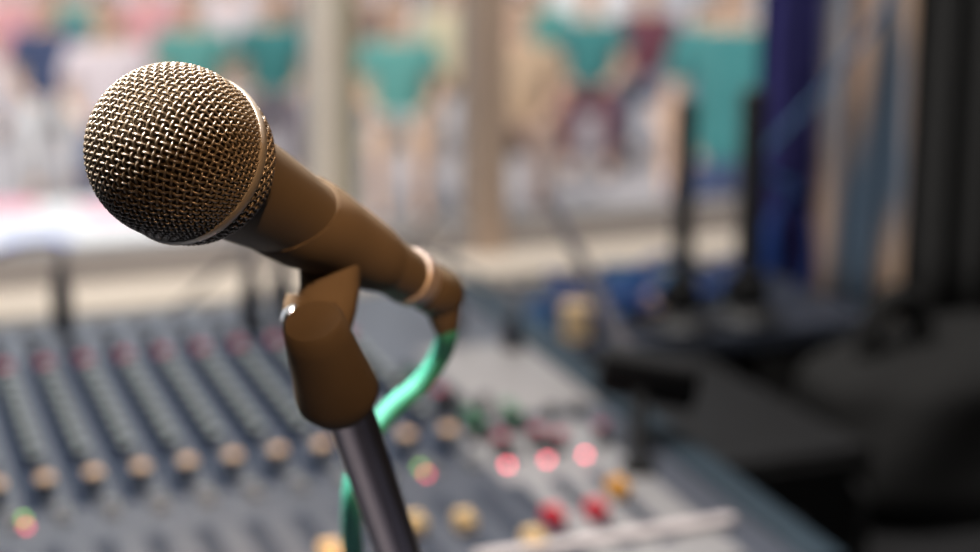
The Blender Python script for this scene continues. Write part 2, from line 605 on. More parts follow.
# ------------------------------------------------------ leaning desk stand
t_hit = (DESK_Z + 0.045 - T.z) / PD.z
FT = T + PD * t_hit
stand = thing('microphone_stand', 'leaning black tube stand carrying the clip and the large microphone', 'stand', loc=(FT.x, FT.y, DESK_Z))
part('pole', G().tube([T - PD * 0.006, T + PD * 0.02, T + PD * 0.1, FT], 0.0078, 32), M['pole'], stand)
part('swivel', G().ball(FT, 0.016, 24, 14), M['pole'], stand)
part('base', G().lathe([(0, 0.085), (0.006, 0.087), (0.014, 0.083), (0.022, 0.060), (0.030, 0.022), (0.036, 0.014), (0.036, 0.004)], (FT.x, FT.y, DESK_Z), (0, 0, 1), 56), M['pole'], stand)

# -------------------------------------------------------------------- desk
desk = thing('desk', 'dark laminate desk under the mixing console', 'desk', loc=(0.0, 1.2, 0))
part('tabletop', G().box((0.01, 1.2, DESK_Z - 0.015), (1.18, 1.62, 0.03), bev=0.003), M['desk'], desk, False)
for x_ in (-0.54, 0.56):
    for y_ in (0.44, 1.96):
        part('leg', G().box((x_, y_, (DESK_Z - 0.03) / 2), (0.05, 0.05, DESK_Z - 0.03), bev=0.004), M['blackgloss'], desk, False)

# ---------------------------------------------------------- mixing console
EL_ = math.radians(3.14)
H0 = 0.4793
NRM = Vector((0, -math.sin(EL_), math.cos(EL_)))
SD = Vector((0, math.cos(EL_), math.sin(EL_)))
U0, V0, V1 = 0.245, 0.86, 1.545
UL, UR = -0.125, 0.600
VC = 1.2
surf = CAM - NRM * H0
con = thing('mixing_console', 'large grey mixing console with rows of knobs and coloured faders', 'mixing console', loc=surf + SD * VC + Vector((U0, 0, 0)), rot=(EL_, 0, 0))


def cl(u, v, w=0.0):
    return Vector((u - U0, v - VC, w))


def cpart(name, g, material, label=None, loc=(0, 0, 0), ang=35, parent=None):
    me = sharp(g.mesh(name, material, True), ang)
    return link(name, me, parent or con, loc, label)


def zdesk(v):
    """local height of the desk under the sloping panel"""
    p = surf + SD * v
    return -(p.z - DESK_Z - 0.001) / math.cos(EL_)


# body: a wedge resting on the desk
b_ = []
for v in (V0, V1):
    for u in (UL, UR):
        b_ += [cl(u, v, zdesk(v)), cl(u, v, -0.001)]
g = G().add(b_, [(0, 2, 3, 1), (4, 5, 7, 6), (0, 1, 5, 4), (2, 6, 7, 3), (0, 4, 6, 2), (1, 3, 7, 5)])
cpart('chassis', g, M['panel_side'])
g = G().box(cl((UL + UR) / 2, (V0 + V1) / 2, 0.0), (UR - UL - 0.008, V1 - V0 - 0.004, 0.003), bev=0.001)
cpart('top_panel', g, M['panel'])
cpart('end_cheek', G().box(cl(UR - 0.014, (V0 + V1) / 2, 0.002), (0.028, V1 - V0, 0.007), bev=0.003), M['panel_side'])
cpart('end_cheek', G().box(cl(UL + 0.014, (V0 + V1) / 2, 0.002), (0.028, V1 - V0, 0.007), bev=0.003), M['panel_side'])
cpart('armrest', G().box(cl((UL + UR) / 2, V0 - 0.022, -0.012), (UR - UL, 0.045, 0.03), bev=0.010, seg=4), M['blackcloth'])
cpart('lower_sheen_plate', G().box(cl(0.4875, 1.02, 0.0016), (0.105, 0.27, 0.0010), bev=0.0004), M['sheen_panel'], 'window sheen painted as a paler plate on the master section')
cpart('sheen_plate', G().box(cl(0.520, 1.262, 0.0022), (0.100, 0.175, 0.0025), bev=0.001), M['plate'], 'window sheen painted as a pale plate at the rear of the master section')  # plate stands in for sheen on the console panel

COLS = [0.122 + 0.033 * k for k in range(-6, 10)]
MCOL = [0.448, 0.480, 0.511]


def proto(name, g, material, ang=35):
    return sharp(g.mesh(name, material, True), ang)


def knob_g(r, h, n=20):
    return G().lathe([(0, r * 1.12), (h * .2, r * 1.12), (h * .25, r), (h * .92, r * .9), (h, r * .78)], (0, 0, 0), (0, 0, 1), n)


def cap_g(r, h, n=20):
    return G().lathe([(0, r), (h * .7, r), (h, r * .8)], (0, 0, 0), (0, 0, 1), n)


ptr = proto('pointer', G().box((0, 0.0025, 0), (0.0009, 0.004, 0.0004)), M['white'])
kd = proto('knob', knob_g(0.0058, 0.011), M['knob_dark'])
kcap = proto('cap', cap_g(0.0050, 0.0022), M['knob_grey'])
rd_k = proto('red_knob', knob_g(0.0058, 0.010), M['knob_dark'])
rcap = proto('cap', cap_g(0.0062, 0.004), M['red_cap'])
tk = proto('tan_knob', knob_g(0.0054, 0.015), M['knob_dark'])
tcap = proto('cap', cap_g(0.0058, 0.0030), M['tan_cap'])
gcap = proto('cap', cap_g(0.0058, 0.0030), M['green_cap'])
dcap = proto('cap', cap_g(0.0058, 0.0030), M['red_cap'])
bk = proto('black_button', G().box((0, 0, 0.006), (0.008, 0.010, 0.013), bev=0.0015), M['knob_dark'])
btn = proto('button', G().box((0, 0, 0.002), (0.010, 0.006, 0.005), bev=0.001), M['button'])
lane = proto('fader_lane', G().box((0, 0, 0), (0.014, 0.125, 0.0012), bev=0.0004), M['lane'])
slot = proto('slot', G().box((0, 0, 0), (0.0022, 0.110, 0.0008)), M['slot'])
strp = proto('channel_stripe', G().box((0, 0, 0), (0.0115, 0.330, 0.0010), bev=0.0003), M['stripe'])
jack = proto('jack_socket', G().lathe([(0, 0.0075), (0.003, 0.0075), (0.0036, 0.0062), (0.0036, 0.0035), (0.0008, 0.0033)], (0, 0, 0), (0, 0, 1), 20), M['knob_dark'])
sleeve = proto('contact', G().lathe([(0.0008, 0.0033), (0.0040, 0.0036), (0.0042, 0.0046), (0.0036, 0.0048)], (0, 0, 0), (0, 0, 1), 20, False, False), M['steel'])


def fader_mesh(mm, nm):
    g = G()
    prof_ = [(-0.0085, 0.0), (-0.0085, 0.007), (-0.006, 0.0105), (-0.001, 0.0086), (0.001, 0.0086), (0.006, 0.0105), (0.0085, 0.007), (0.0085, 0.0)]
    g.rings([[Vector((x, y, z)) for y, z in prof_] for x in (-0.0056, -0.0050, 0.0050, 0.0056)])
    return proto(nm, g, mm, 30)


fm = {k: fader_mesh(M[k], 'fader_cap') for k in ('cream_cap', 'bright_red', 'yellow')}
fline = proto('line', G().box((0, 0, 0.0088), (0.0104, 0.0008, 0.0004)), M['knob_dark'])
lamp = proto('lamp', G().lathe([(0, 0.0022), (0.0012, 0.0021), (0.002, 0.0014), (0.0023, 0.0003)], (0, 0, 0), (0, 0, 1), 12), M['led_red'])


def put(name, me, u, v, w=0.0012, parent=None, rz=0.0, label=None):
    if parent is None:
        o = link(name, me, con, cl(u, v, w), label)
    else:
        o = link(name, me, parent, (u, v, w), label)
    if rz:
        o.rotation_euler = (0, 0, rz)
    return o


for ci, u in enumerate(COLS):
    put('channel_stripe', strp, u - 0.0105, 1.268, 0.0018)
    for i in range(8):
        v = 1.361 - 0.0247 * i
        k = put('equalizer_knob' if i < 5 else 'send_knob', kd, u, v, 0.0015, rz=random.uniform(-2.2, 2.2))
        c_ = put('cap', kcap, 0, 0, 0.0108, parent=k)
        put('pointer', ptr, 0, 0, 0.0126, parent=k)
    k = put('gain_knob', rd_k, u, 1.389, 0.0015, rz=random.uniform(-2, 2), label='knob with dull red cap')
    put('cap', rcap, 0, 0, 0.0095, parent=k)
    k = put('trim_knob', kd, u, 1.440, 0.0015)
    k = put('level_knob', tk, u, 1.126, 0.0015, rz=random.uniform(-2, 2), label='tall black knob with tan top')
    put('cap', tcap, 0, 0, 0.0145, parent=k)
    j_ = put('jack_socket', jack, u, 1.500, 0.0015)
    put('contact', sleeve, 0, 0, 0, parent=j_)
    put('mute_button', btn, u + 0.006, 1.098, 0.0015)
    put('solo_button', btn, u + 0.006, 1.084, 0.0015)
    uf = u - 0.007
    ln = put('fader_lane', lane, uf, 0.983, 0.0018)
    put('slot', slot, 0, 0, 0.0006, parent=ln)
    kk = ci - 6
    v = {5: 0.968, 7: 0.992, 8: 0.986, 9: 0.944}.get(kk, 0.918 + 0.004 * math.sin(3 * kk))
    fc = put('fader_cap', fm['cream_cap'], uf, v, 0.0024)
    put('line', fline, 0, 0, 0, parent=fc)
led_g = lamp.copy()
led_g.materials.clear()
led_g.materials.append(M['led_green'])
led_d = lamp.copy()
led_d.materials.clear()
led_d.materials.append(M['led_dim'])
for u in (0.103, 0.386):
    put('signal_lamp', led_g, u, 1.096, 0.0016, label='lit green lamp')
    put('peak_lamp', led_d, u, 1.082, 0.0016, label='lit red lamp')
for u, key, v in ((MCOL[0], 'bright_red', 0.974), (MCOL[1], 'bright_red', 0.974), (MCOL[2], 'yellow', 1.004)):
    put('peak_lamp', lamp, u, 1.079, 0.0016, label='bright pink red lamp')
    ln = put('fader_lane', lane, u - 0.009, 0.983, 0.0018)
    put('slot', slot, 0, 0, 0.0006, parent=ln)
    fc = put('fader_cap', fm[key], u - 0.009, v, 0.0024, label='amber fader cap' if key == 'yellow' else 'bright red fader cap')
    put('line', fline, 0, 0, 0, parent=fc)
for u, v, cap_ in ((0.453, 1.156, gcap), (0.451, 1.134, gcap), (0.487, 1.162, gcap), (0.485, 1.142, gcap), (0.456, 1.098, dcap), (0.488, 1.104, dcap),
                   (0.447, 1.187, None), (0.479, 1.190, None), (0.448, 1.211, dcap), (0.441, 1.250, gcap), (0.441, 1.275, None)):
    k = put('group_knob', tk, u - 0.006, v, 0.0015)
    if cap_:
        put('cap', cap_, 0, 0, 0.0145, parent=k)
mstripe = proto('group_stripe', G().box((0, 0, 0), (0.013, 0.165, 0.0010), bev=0.0003), M['slot'])
for u in (0.4605, 0.4925):
    put('group_stripe', mstripe, u, 1.170, 0.0026)
for u, v in ((0.503, 1.096), (0.541, 1.102), (0.523, 1.156), (0.545, 1.156)):
    b0 = put('talk_button', bk, u - 0.006, v, 0.0015)
    if v < 1.15:
        put('cap', dcap, 0, 0, 0.0122, parent=b0)
cpart('label_strip', G().box(cl(0.462, 0.9345, 0.0045), (0.190, 0.011, 0.006), bev=0.0028, seg=3), M['tape'], 'pale strip along the lower right of the panel')

# -------------------------------------------------- plugs with grey cables
def plug_cable(px, py, v, h, lab, bend):
    o_ = surf + SD * v
    r = W(ray(px, py)) - CAM
    base = CAM + r * ((-H0) / r.dot(NRM))
    base = base + NRM * 0.004
    t = thing('jack_plug', lab, 'cable plug', loc=base, group='plugs standing in the console')
    part('barrel', G().lathe([(0.0, 0.0085), (0.002, 0.0095), (h * .62, 0.0095), (h * .68, 0.0080), (h, 0.0055)], base, (0, 0, 1), 28), M['plug'], t)
    top = base + Vector((0, 0, h))
    q = bez([top - Vector((0, 0, 0.01)), top + Vector((0, 0.002, 0.016)), top + Vector(bend[0]), top + Vector(bend[1]), top + Vector(bend[2])], 14)
    part('cable', G().tube(q, 0.0027, 10), M['grey_cable'], t)


plug_cable(64, 336, 1.5, 0.062, 'dark plug with thin grey cable, leftmost one at the console rear', [(-0.05, 0.02, 0.010), (-0.14, 0.06, -0.04), (-0.20, 0.16, -0.118)])
plug_cable(252, 334, 1.5, 0.058, 'dark plug left of the clip screw, farther from the clip', [(0.02, 0.05, 0.03), (0.03, 0.17, -0.02), (-0.02, 0.26, -0.098)])
plug_cable(284, 328, 1.5, 0.056, 'dark plug right beside the clip screw, behind the clip', [(0.03, 0.05, 0.04), (0.06, 0.18, -0.01), (0.05, 0.27, -0.098)])
plug_cable(452, 334, 1.5, 0.030, 'short plug with arching grey cable right of the microphone tail', [(0.02, 0.05, 0.07), (0.06, 0.22, 0.03), (0.05, 0.38, -0.083)])
plug_cable(512, 352, 1.5, 0.030, 'short plug with arching grey cable beside the pale sheen plate', [(-0.06, 0.06, 0.05), (-0.10, 0.25, 0.04), (-0.04, 0.44, -0.078)])

# ---------------------------------------- boom stand on the console's right
o_ = at(638, 470, 1.235)
r = W(ray(638, 472)) - CAM
fb = CAM + r * ((-H0) / r.dot(NRM)) + NRM * 0.0015
bs = thing('gooseneck_stand', 'black clamp stand with slanting boom at right of the console', 'stand', loc=fb)
hub = at(640, 375, 1.30)
part('foot', G().lathe([(0, 0.014), (0.004, 0.014), (0.008, 0.009), (0.010, 0.0065)], fb, NRM, 28), M['black'], bs)
part('post', G().tube([fb + NRM * 0.006, hub], 0.0062, 16), M['black'], bs)
hx = (W(ray(700, 372)) - W(ray(600, 352))).normalized()
part('clamp_head', G().box(hub + hx * 0.006, (0.076, 0.036, 0.034), rot=hx.to_track_quat('X', 'Z'), bev=0.006, seg=3), M['black'], bs)
tip = at(550, 200, 1.62)
part('boom', G().tube([hub, hub.lerp(tip, .5), tip], [0.0062, 0.0055, 0.0050], 14), mat('grey_violet_enamel', (0.055, 0.05, 0.06), 0.7), bs, label='grey slanting boom tube')
part('knob', G().lathe([(0, 0.008), (0.010, 0.010), (0.014, 0.006)], hub + hx * 0.03, hx, 18), M['black'], bs)

# -------------------------------------------------- side table with black cloth
SZ = 0.748
sf = thing('window_shelf', 'dark shelf below the window, holding the blue cables and upright stands', 'shelf', loc=(0.9, 1.87, 0))
part('board', G().box((0.898, 1.855, SZ - 0.012), (0.560, 0.33, 0.024), bev=0.003), M['desk'], sf, False)
for x_ in (0.66, 1.14):
    part('leg', G().box((x_, 1.97, (SZ - 0.024) / 2), (0.04, 0.06, SZ - 0.024), bev=0.003), M['blackgloss'], sf, False)
    part('leg', G().box((x_, 1.74, (SZ - 0.024) / 2), (0.04, 0.04, SZ - 0.024), bev=0.003), M['blackgloss'], sf, False)
TZ = 0.60
st = thing('side_table', 'black cloth covered side table right of the console', 'table', loc=(1.05, 1.25, 0))
part('tabletop', G().box((1.105, 1.11, TZ - 0.02), (0.95, 1.14, 0.03), bev=0.004), M['blackgloss'], st, False)
for x_ in (0.68, 1.53):
    for y_ in (0.62, 1.62):
        part('leg', G().box((x_, y_, (TZ - 0.035) / 2), (0.05, 0.05, TZ - 0.035), bev=0.004), M['blackgloss'], st, False)
# cloth: one sheet with folds, hanging over the front
g = G()
nu, nv = 60, 80
grid = []
for i in range(nu + 1):
    for j in range(nv + 1):
        u = 0.628 + 0.95 * i / nu
        t = j / nv
        if t < 0.3:
            s_ = (0.3 - t) / 0.3
            f = 0.010 * math.sin(i * 0.9) + 0.006 * math.sin(i * 0.37 + 1)
            p = Vector((u, 0.548 - 0.006 - (0.012 + f) * s_ ** .6, TZ + 0.002 - 0.45 * s_))
        else:
            q = (t - 0.3) / 0.7
            p = Vector((u, 0.548 + 0.70 * q, TZ + 0.002 + 0.0012 * (1 + math.sin(i * 0.5) * math.sin(j * 0.33))))
        grid.append(p)
fs = [(i * (nv + 1) + j, (i + 1) * (nv + 1) + j, (i + 1) * (nv + 1) + j + 1, i * (nv + 1) + j + 1) for i in range(nu) for j in range(nv)]
g.add(grid, fs)
cl_o = link('tablecloth', g.mesh('tablecloth', M['blackcloth'], True))
md = cl_o.modifiers.new('thickness', 'SOLIDIFY')
md.thickness = 0.0012
md.offset = 1
tag(cl_o, 'black cloth draped over the side table', 'tablecloth')

# rack unit and bag standing on the table behind the cloth's far edge
AH = 0.135
rk = thing('amplifier', 'low black amplifier case on the side table between console and black bag', 'amplifier', loc=(0.775, 1.47, TZ))
part('case', G().box((0.775, 1.475, TZ + 0.008 + AH / 2), (0.25, 0.36, AH), bev=0.004), M['black'], rk, False)
part('front_panel', G().box((0.775, 1.293, TZ + 0.008 + AH / 2), (0.235, 0.006, AH - 0.02), bev=0.002), M['black'], rk, False)
for x_ in (0.672, 0.878):
    part('handle', G().tube(bez([(x_, 1.291, TZ + 0.04), (x_, 1.272, TZ + 0.05), (x_, 1.272, TZ + 0.10), (x_, 1.291, TZ + 0.11)], 6), 0.004, 10), M['black'], rk)
    for y_ in (1.33, 1.62):
        part('foot', G().lathe([(0, 0.010), (0.0085, 0.012)], (x_ + (0.03 if x_ < .8 else -0.03), y_, TZ), (0, 0, 1), 16), M['black'], rk)
for x_ in (0.74, 0.81):
    part('volume_knob', G().lathe([(0, 0.012), (0.012, 0.010), (0.014, 0.007)], (x_, 1.290, TZ + 0.075), (0, -1, 0), 20), M['blackgloss'], rk)


def soft_bag(c, sx, sy, sz, seed):
    g = G()
    rnd = random.Random(seed)
    ph = [rnd.uniform(0, 6) for _ in range(6)]
    rings = []
    nv = 18
    for i in range(nv + 1):
        t = i / nv
        zz = sz * t
        pr = (1 - 0.16 * t - 0.75 * max(0, (t - .72) / .28) ** 2.2) * (0.92 + 0.08 * min(1, t * 6))
        ring = []
        for j in range(48):
            a = 2 * PI * j / 48
            ca, sa = math.cos(a), math.sin(a)
            k = 1 + 0.035 * math.sin(3 * a + ph[0] + 4 * t) + 0.03 * math.sin(5 * a + ph[1] - 6 * t) + 0.02 * math.sin(9 * a + ph[2])
            ring.append(Vector((c[0] + sx * pr * k * math.copysign(abs(ca) ** .7, ca), c[1] + sy * pr * k * math.copysign(abs(sa) ** .7, sa), c[2] + zz + (0.008 * math.sin(2 * a + ph[3]) * t))))
        rings.append(ring)
    return g.rings(rings)


bz = TZ + 0.0005
bag = thing('bag', 'bulky black bag with a carrying handle standing on the side table', 'bag', loc=(1.19, 1.50, bz))
part('body', soft_bag((1.19, 1.50, bz), 0.245, 0.125, 0.190, 3), M['bagcloth'], bag, ang=80)
hp = bez([(1.03, 1.50, bz + 0.150), (1.032, 1.50, bz + 0.195), (1.06, 1.50, bz + 0.225), (1.09, 1.50, bz + 0.208), (1.10, 1.50, bz + 0.150)], 8)
part('handle', G().tube(hp, 0.014, 14), M['bagcloth'], bag)

# black case standing farther right
cs = thing('speaker', 'black loudspeaker box at the right edge of the side table', 'speaker', loc=(1.44, 1.20, TZ))
part('cabinet', G().box((1.44, 1.20, TZ + 0.012 + 0.13), (0.22, 0.24, 0.26), bev=0.008), M['blackgloss'], cs, False)
part('grille', G().box((1.44, 1.078, TZ + 0.142), (0.20, 0.008, 0.24), bev=0.003), M['blackcloth'], cs, False)
for x_ in (1.36, 1.52):
    part('foot', G().lathe([(0, 0.012), (0.0125, 0.014)], (x_, 1.12, TZ), (0, 0, 1), 16), M['black'], cs)
    part('foot', G().lathe([(0, 0.012), (0.0125, 0.014)], (x_, 1.28, TZ), (0, 0, 1), 16), M['black'], cs)

# ------------------------------------------------------- two upright stands
def upright(px, py_top, v, rpole, lab, knobz):
    p = atv(px, 330, v)
    tp = atv(px, py_top, v)
    t = thing('upright_stand', lab, 'stand', loc=(p.x, p.y, SZ))
    h = tp.z - SZ
    part('base', G().lathe([(0, 0.042), (0.006, 0.044), (0.014, 0.036), (0.020, rpole * 1.5)], (p.x, p.y, SZ), (0, 0, 1), 40), M['blackgloss'], t)
    part('pole', G().lathe([(0.01, rpole), (h, rpole), (h + 0.004, rpole * .5)], (p.x, p.y, SZ), (0, 0, 1), 20), M['blackgloss'], t)
    part('clutch', G().lathe([(0.022, rpole * 1.1), (0.026, rpole * 1.7), (0.055, rpole * 1.6), (0.06, rpole * 1.1)], (p.x, p.y, SZ), (0, 0, 1), 24), M['black'], t)
    k = Vector((p.x, p.y, SZ + knobz))
    part('knob', G().lathe([(0, 0.004), (0.022, 0.005), (0.024, 0.010), (0.032, 0.010), (0.034, 0.006)], k, (-1, -0.2, 0), 16), M['black'], t)
    return p


upright(681, 103, 1.735, 0.0125, 'thin black upright stand left of the navy curtain, farther from the curtain', 0.04)
upright(746, 92, 1.735, 0.0155, 'thicker black upright stand directly in front of the navy curtain', 0.04)

# -------------------------------------------------------------- blue cables
def loopy(c, rx, ry, rz, n, seed, lift):
    rnd = random.Random(seed)
    pts = []
    ph = rnd.uniform(0, 6)
    for i in range(n):
        a = ph + 2.4 * PI * i / (n - 1) * 1.5
        k = 0.75 + 0.25 * rnd.random()
        pts.append(Vector((c[0] + rx * k * math.cos(a), c[1] + ry * k * math.sin(a), c[2] + max(0.0, lift * abs(math.sin(a * .7 + ph)) * (0.4 + .6 * rnd.random())))))
    return pts


spots = [(575, 318), (600, 300), (625, 292), (650, 290), (672, 300), (700, 300), (725, 305), (615, 322), (592, 312), (655, 305)]
for i, (px, py) in enumerate(spots):
    r = W(ray(px, py)) - CAM
    p = CAM + r * ((SZ + 0.012 - CAM.z) / r.z)
    p.y = min(max(p.y, 1.765 if px < 640 else 1.85), 1.955)
    p.x = max(p.x, 0.70)
    pts = bez(loopy((p.x, p.y, SZ + 0.0065), 0.075, 0.036, 0, 13, 20 + i, 0.05 if i % 2 else 0.03), 8)
    o = link('blue_cable', G().tube([q - p for q in pts], 0.0042, 8).mesh('blue_cable', M['blue_cable'] if i % 3 else M['blue_cable2'], True), loc=p)
    tag(o, 'blue cable lying in the loose heap at the foot of the upright stands', 'cable', 'blue cables heaped behind the console')
p = atv(660, 318, 1.775)
o = link('beige_cable', G().tube([q - Vector((p.x, 1.775, SZ)) for q in bez(loopy((p.x, 1.775, SZ + 0.0075), 0.030, 0.022, 0, 15, 77, 0.028), 8)], 0.0062, 8).mesh('beige_cable', mat('beige_cable', (0.62, 0.44, 0.34), 0.6), True), loc=(p.x, 1.775, SZ))
tag(o, 'small heap of beige cable left of the thinner upright stand', 'cable')
p = atv(576, 326, 1.73)
pb = Vector((p.x, 1.73, SZ))
cb = thing('cable_box', 'small cream plastic box beside the heap of blue cables', 'box', loc=pb)
part('body', G().box(pb + Vector((0, 0, 0.019)), (0.026, 0.03, 0.036), bev=0.003), M['cream_box'], cb, False)
part('lid', G().box(pb + Vector((0, 0, 0.040)), (0.028, 0.032, 0.006), bev=0.002), M['cream_box'], cb, False)
# hanging coil in front of the navy curtain
hk = atv(795, 190, 1.955)
g = G()
for k in range(3):
    pts = []
    for i in range(40):
        a = 2 * PI * i / 40
        pts.append(hk + Vector((0.030 * math.cos(a) * (1 + .16 * k), 0.004 * k + 0.004 * math.sin(3 * a), -0.07 + (0.07 + 0.006 * k) * math.sin(a) - 0.012 * k)))
    g.tube([q - hk for q in pts], 0.0038, 8, closed=True)
coil = link('cable_coil', g.mesh('cable_coil', M['blue_cable'], True), loc=hk)
tag(coil, 'coil of blue cable hanging in front of the navy curtain', 'cable')
# cord sagging from above, slanting across the curtains
pa, pb2 = atv(905, -30, 1.955), atv(762, 160, 1.955)
pts = bez([pa + Vector((0.15, 0.02, 0.28)), pa, pa.lerp(pb2, .5) + Vector((0, -0.006, -0.012)), pb2, hk + Vector((0, -0.004, 0.002))], 12)
o = link('cord', G().tube([q - hk for q in pts], 0.0045, 8).mesh('cord', M['blue_cable2'], True), loc=hk)
tag(o, 'blue cord slanting across the top of the striped curtain', 'cord')

# ---------------------------------------------------------------- curtains
def curtain(name, lab, u0, u1, v, z0, z1, amp, wl, material, n=140):
    g = G()
    ztop = z1
    rows = 14
    cols = n
    grid = []
    for i in range(cols + 1):
        t = i / cols
        u = u0 + (u1 - u0) * t
        for j in range(rows + 1):
            z = z0 + (z1 - z0) * j / rows
            y = v + amp * math.sin(2 * PI * (u - u0) / wl + 0.35 * math.sin(z * 3)) * (1 - 0.25 * j / rows) + 0.3 * amp * math.sin(2 * PI * (u - u0) / wl * 2.3 + 1)
            grid.append(Vector((u - u0, y - v, z - z0)))
    g.add(grid, [(i * (rows + 1) + j, (i + 1) * (rows + 1) + j, (i + 1) * (rows + 1) + j + 1, i * (rows + 1) + j + 1) for i in range(cols) for j in range(rows)])
    o = link(name, g.mesh(name, material, True), loc=(u0, v, z0))
    md = o.modifiers.new('thickness', 'SOLIDIFY')
    md.thickness = 0.0015
    return tag(o, lab, 'curtain')


CVV = 1.995
cu = [atv(x, 200, CVV).x for x in (757, 812, 899)]
rod = thing('curtain_rod', 'dark rod carrying the curtains across the window top', 'curtain rod', loc=(1.3, CVV, 2.35))
part('rod', G().tube([(0.9, CVV, 2.36), (1.73, CVV, 2.36)], 0.009, 16), M['rod'], rod)
for x_ in (0.93, 1.70):
    part('bracket', G().box((x_, CVV + 0.064, 2.36), (0.02, 0.138, 0.02), bev=0.002), M['rod'], rod)
curtain('curtain', 'narrow navy blue curtain left of the striped one', cu[0], cu[1] - 0.004, CVV, 0.62, 2.355, 0.016, 0.045, M['navy_curtain'])
curtain('curtain', 'tan and grey blue striped curtain between navy and black ones', cu[1], cu[2], CVV, 0.62, 2.355, 0.014, 0.052, M['stripe_curtain'])
curtain('curtain', 'black curtain at the far right beside the striped one', cu[2] + 0.004, 1.735, CVV, 0.62, 2.355, 0.018, 0.08, M['blackcloth'])

# ------------------------------------------------------------ audience
def skin_mesh(name, joints, edges, material, sub_=2, root=0):
    me = bpy.data.meshes.new(name + '_skeleton')
    me.from_pydata([j[0] for j in joints], edges, [])
    ob = bpy.data.objects.new(name + '_skeleton', me)
    C.objects.link(ob)
    ob.modifiers.new('skin', 'SKIN')
    ss = ob.modifiers.new('subdivision', 'SUBSURF')
    ss.levels = ss.render_levels = sub_
    for i, j in enumerate(joints):
        r_ = j[1]
        me.skin_vertices[0].data[i].radius = (r_, r_) if not isinstance(r_, tuple) else r_
        me.skin_vertices[0].data[i].use_root = (i == root)
    dg = bpy.context.evaluated_depsgraph_get()
    out = bpy.data.meshes.new_from_object(ob.evaluated_get(dg))
    bpy.data.objects.remove(ob)
    out.name = name
    out.materials.clear()
    out.materials.append(material)
    out.polygons.foreach_set('use_smooth', [True] * len(out.polygons))
    return out


def seated(stand=False):
    J, E = [], []
    up = 0.35 if stand else 0.0

    def j(p, r_, prev=None):
        J.append((Vector(p) + Vector((0, 0, up)), r_))
        if prev is not None:
            E.append((prev, len(J) - 1))
        return len(J) - 1
    pel = j((0, 0, 0.53), (0.14, 0.10))
    ab = j((0, -0.01, 0.70), (0.13, 0.09), pel)
    ch = j((0, 0.0, 0.90), (0.15, 0.10), ab)
    nk0 = j((0, 0.0, 1.02), (0.07, 0.06), ch)
    nk = j((0, -0.01, 1.07), 0.056, nk0)
    hd0 = j((0, -0.02, 1.145), (0.078, 0.094), nk)
    hd1 = j((0, -0.015, 1.235), (0.090, 0.106), hd0)
    j((0, -0.01, 1.31), (0.065, 0.078), hd1)
    j((0, -0.116, 1.185), 0.014, hd0)
    for s in (-1, 1):
        if stand:
            hp = j((0.085 * s, 0.0, 0.46), 0.090, pel)
            kn = j((0.10 * s, -0.01, 0.11), 0.058, hp)
            cf = j((0.105 * s, 0.01, -0.05), 0.054, kn)
            an = j((0.11 * s, 0.02, -0.26), 0.036, cf)
            j((0.125 * s, -0.10, -0.31), (0.036, 0.025), an)
        else:
            hp = j((0.085 * s, -0.05, 0.50), 0.085, pel)
            kn = j((0.12 * s, -0.44, 0.50), 0.058, hp)
            cf = j((0.12 * s, -0.47, 0.34), 0.052, kn)
            an = j((0.12 * s, -0.45, 0.09), 0.036, cf)
            j((0.125 * s, -0.57, 0.04), (0.036, 0.025), an)
        sh = j((0.185 * s, 0.0, 0.955), 0.055, ch)
        el = j((0.235 * s, -0.02, 0.70), 0.040, sh)
        if stand:
            wr = j((0.25 * s, -0.07, 0.47), 0.026, el)
            pm = j((0.25 * s, -0.10, 0.40), (0.018, 0.034), wr)
            for q in range(4):
                f0 = j((0.25 * s, -0.10 + (q - 1.5) * 0.018, 0.345), 0.0085, pm)
                j((0.24 * s, -0.10 + (q - 1.5) * 0.018, 0.308 - (0.012 if q in (1, 2) else 0)), 0.007, f0)
            th = j((0.245 * s, -0.142, 0.395), 0.009, pm)
            j((0.24 * s, -0.152, 0.362), 0.0075, th)
        else:
            wr = j((0.15 * s, -0.23, 0.62), 0.026, el)
            pm = j((0.125 * s, -0.30, 0.605), (0.034, 0.016), wr)
            for q in range(4):
                f0 = j((0.125 * s + (q - 1.5) * 0.017, -0.345, 0.602 + (0.004 if q in (1, 2) else 0)), 0.0085, pm)
                j((0.122 * s + (q - 1.5) * 0.018, -0.385 - (0.012 if q in (1, 2) else 0), 0.588), 0.007, f0)
            th = j((0.125 * s - 0.035 * s, -0.305, 0.60), 0.009, pm)
            j((0.125 * s - 0.045 * s, -0.335, 0.592), 0.0075, th)
    return J, E


BODY = {k: skin_mesh('person', *seated(k), M['skin']) for k in (False, True)}


def shirt_me(up):
    J = [((0, 0, 0.43), (0.165, 0.125)), ((0, -0.005, 0.56), (0.170, 0.128)), ((0, -0.01, 0.72), (0.155, 0.112)), ((0, 0, 0.90), (0.165, 0.115)), ((0, 0, 1.0), (0.10, 0.08)),
         ((-0.185, 0, 0.958), 0.068), ((-0.228, -0.015, 0.78), 0.060), ((0.185, 0, 0.958), 0.068), ((0.228, -0.015, 0.78), 0.060)]
    return skin_mesh('shirt', [(Vector(a) + Vector((0, 0, up)), b) for a, b in J], [(0, 1), (1, 2), (2, 3), (3, 4), (3, 5), (5, 6), (3, 7), (7, 8)], M['skin'])


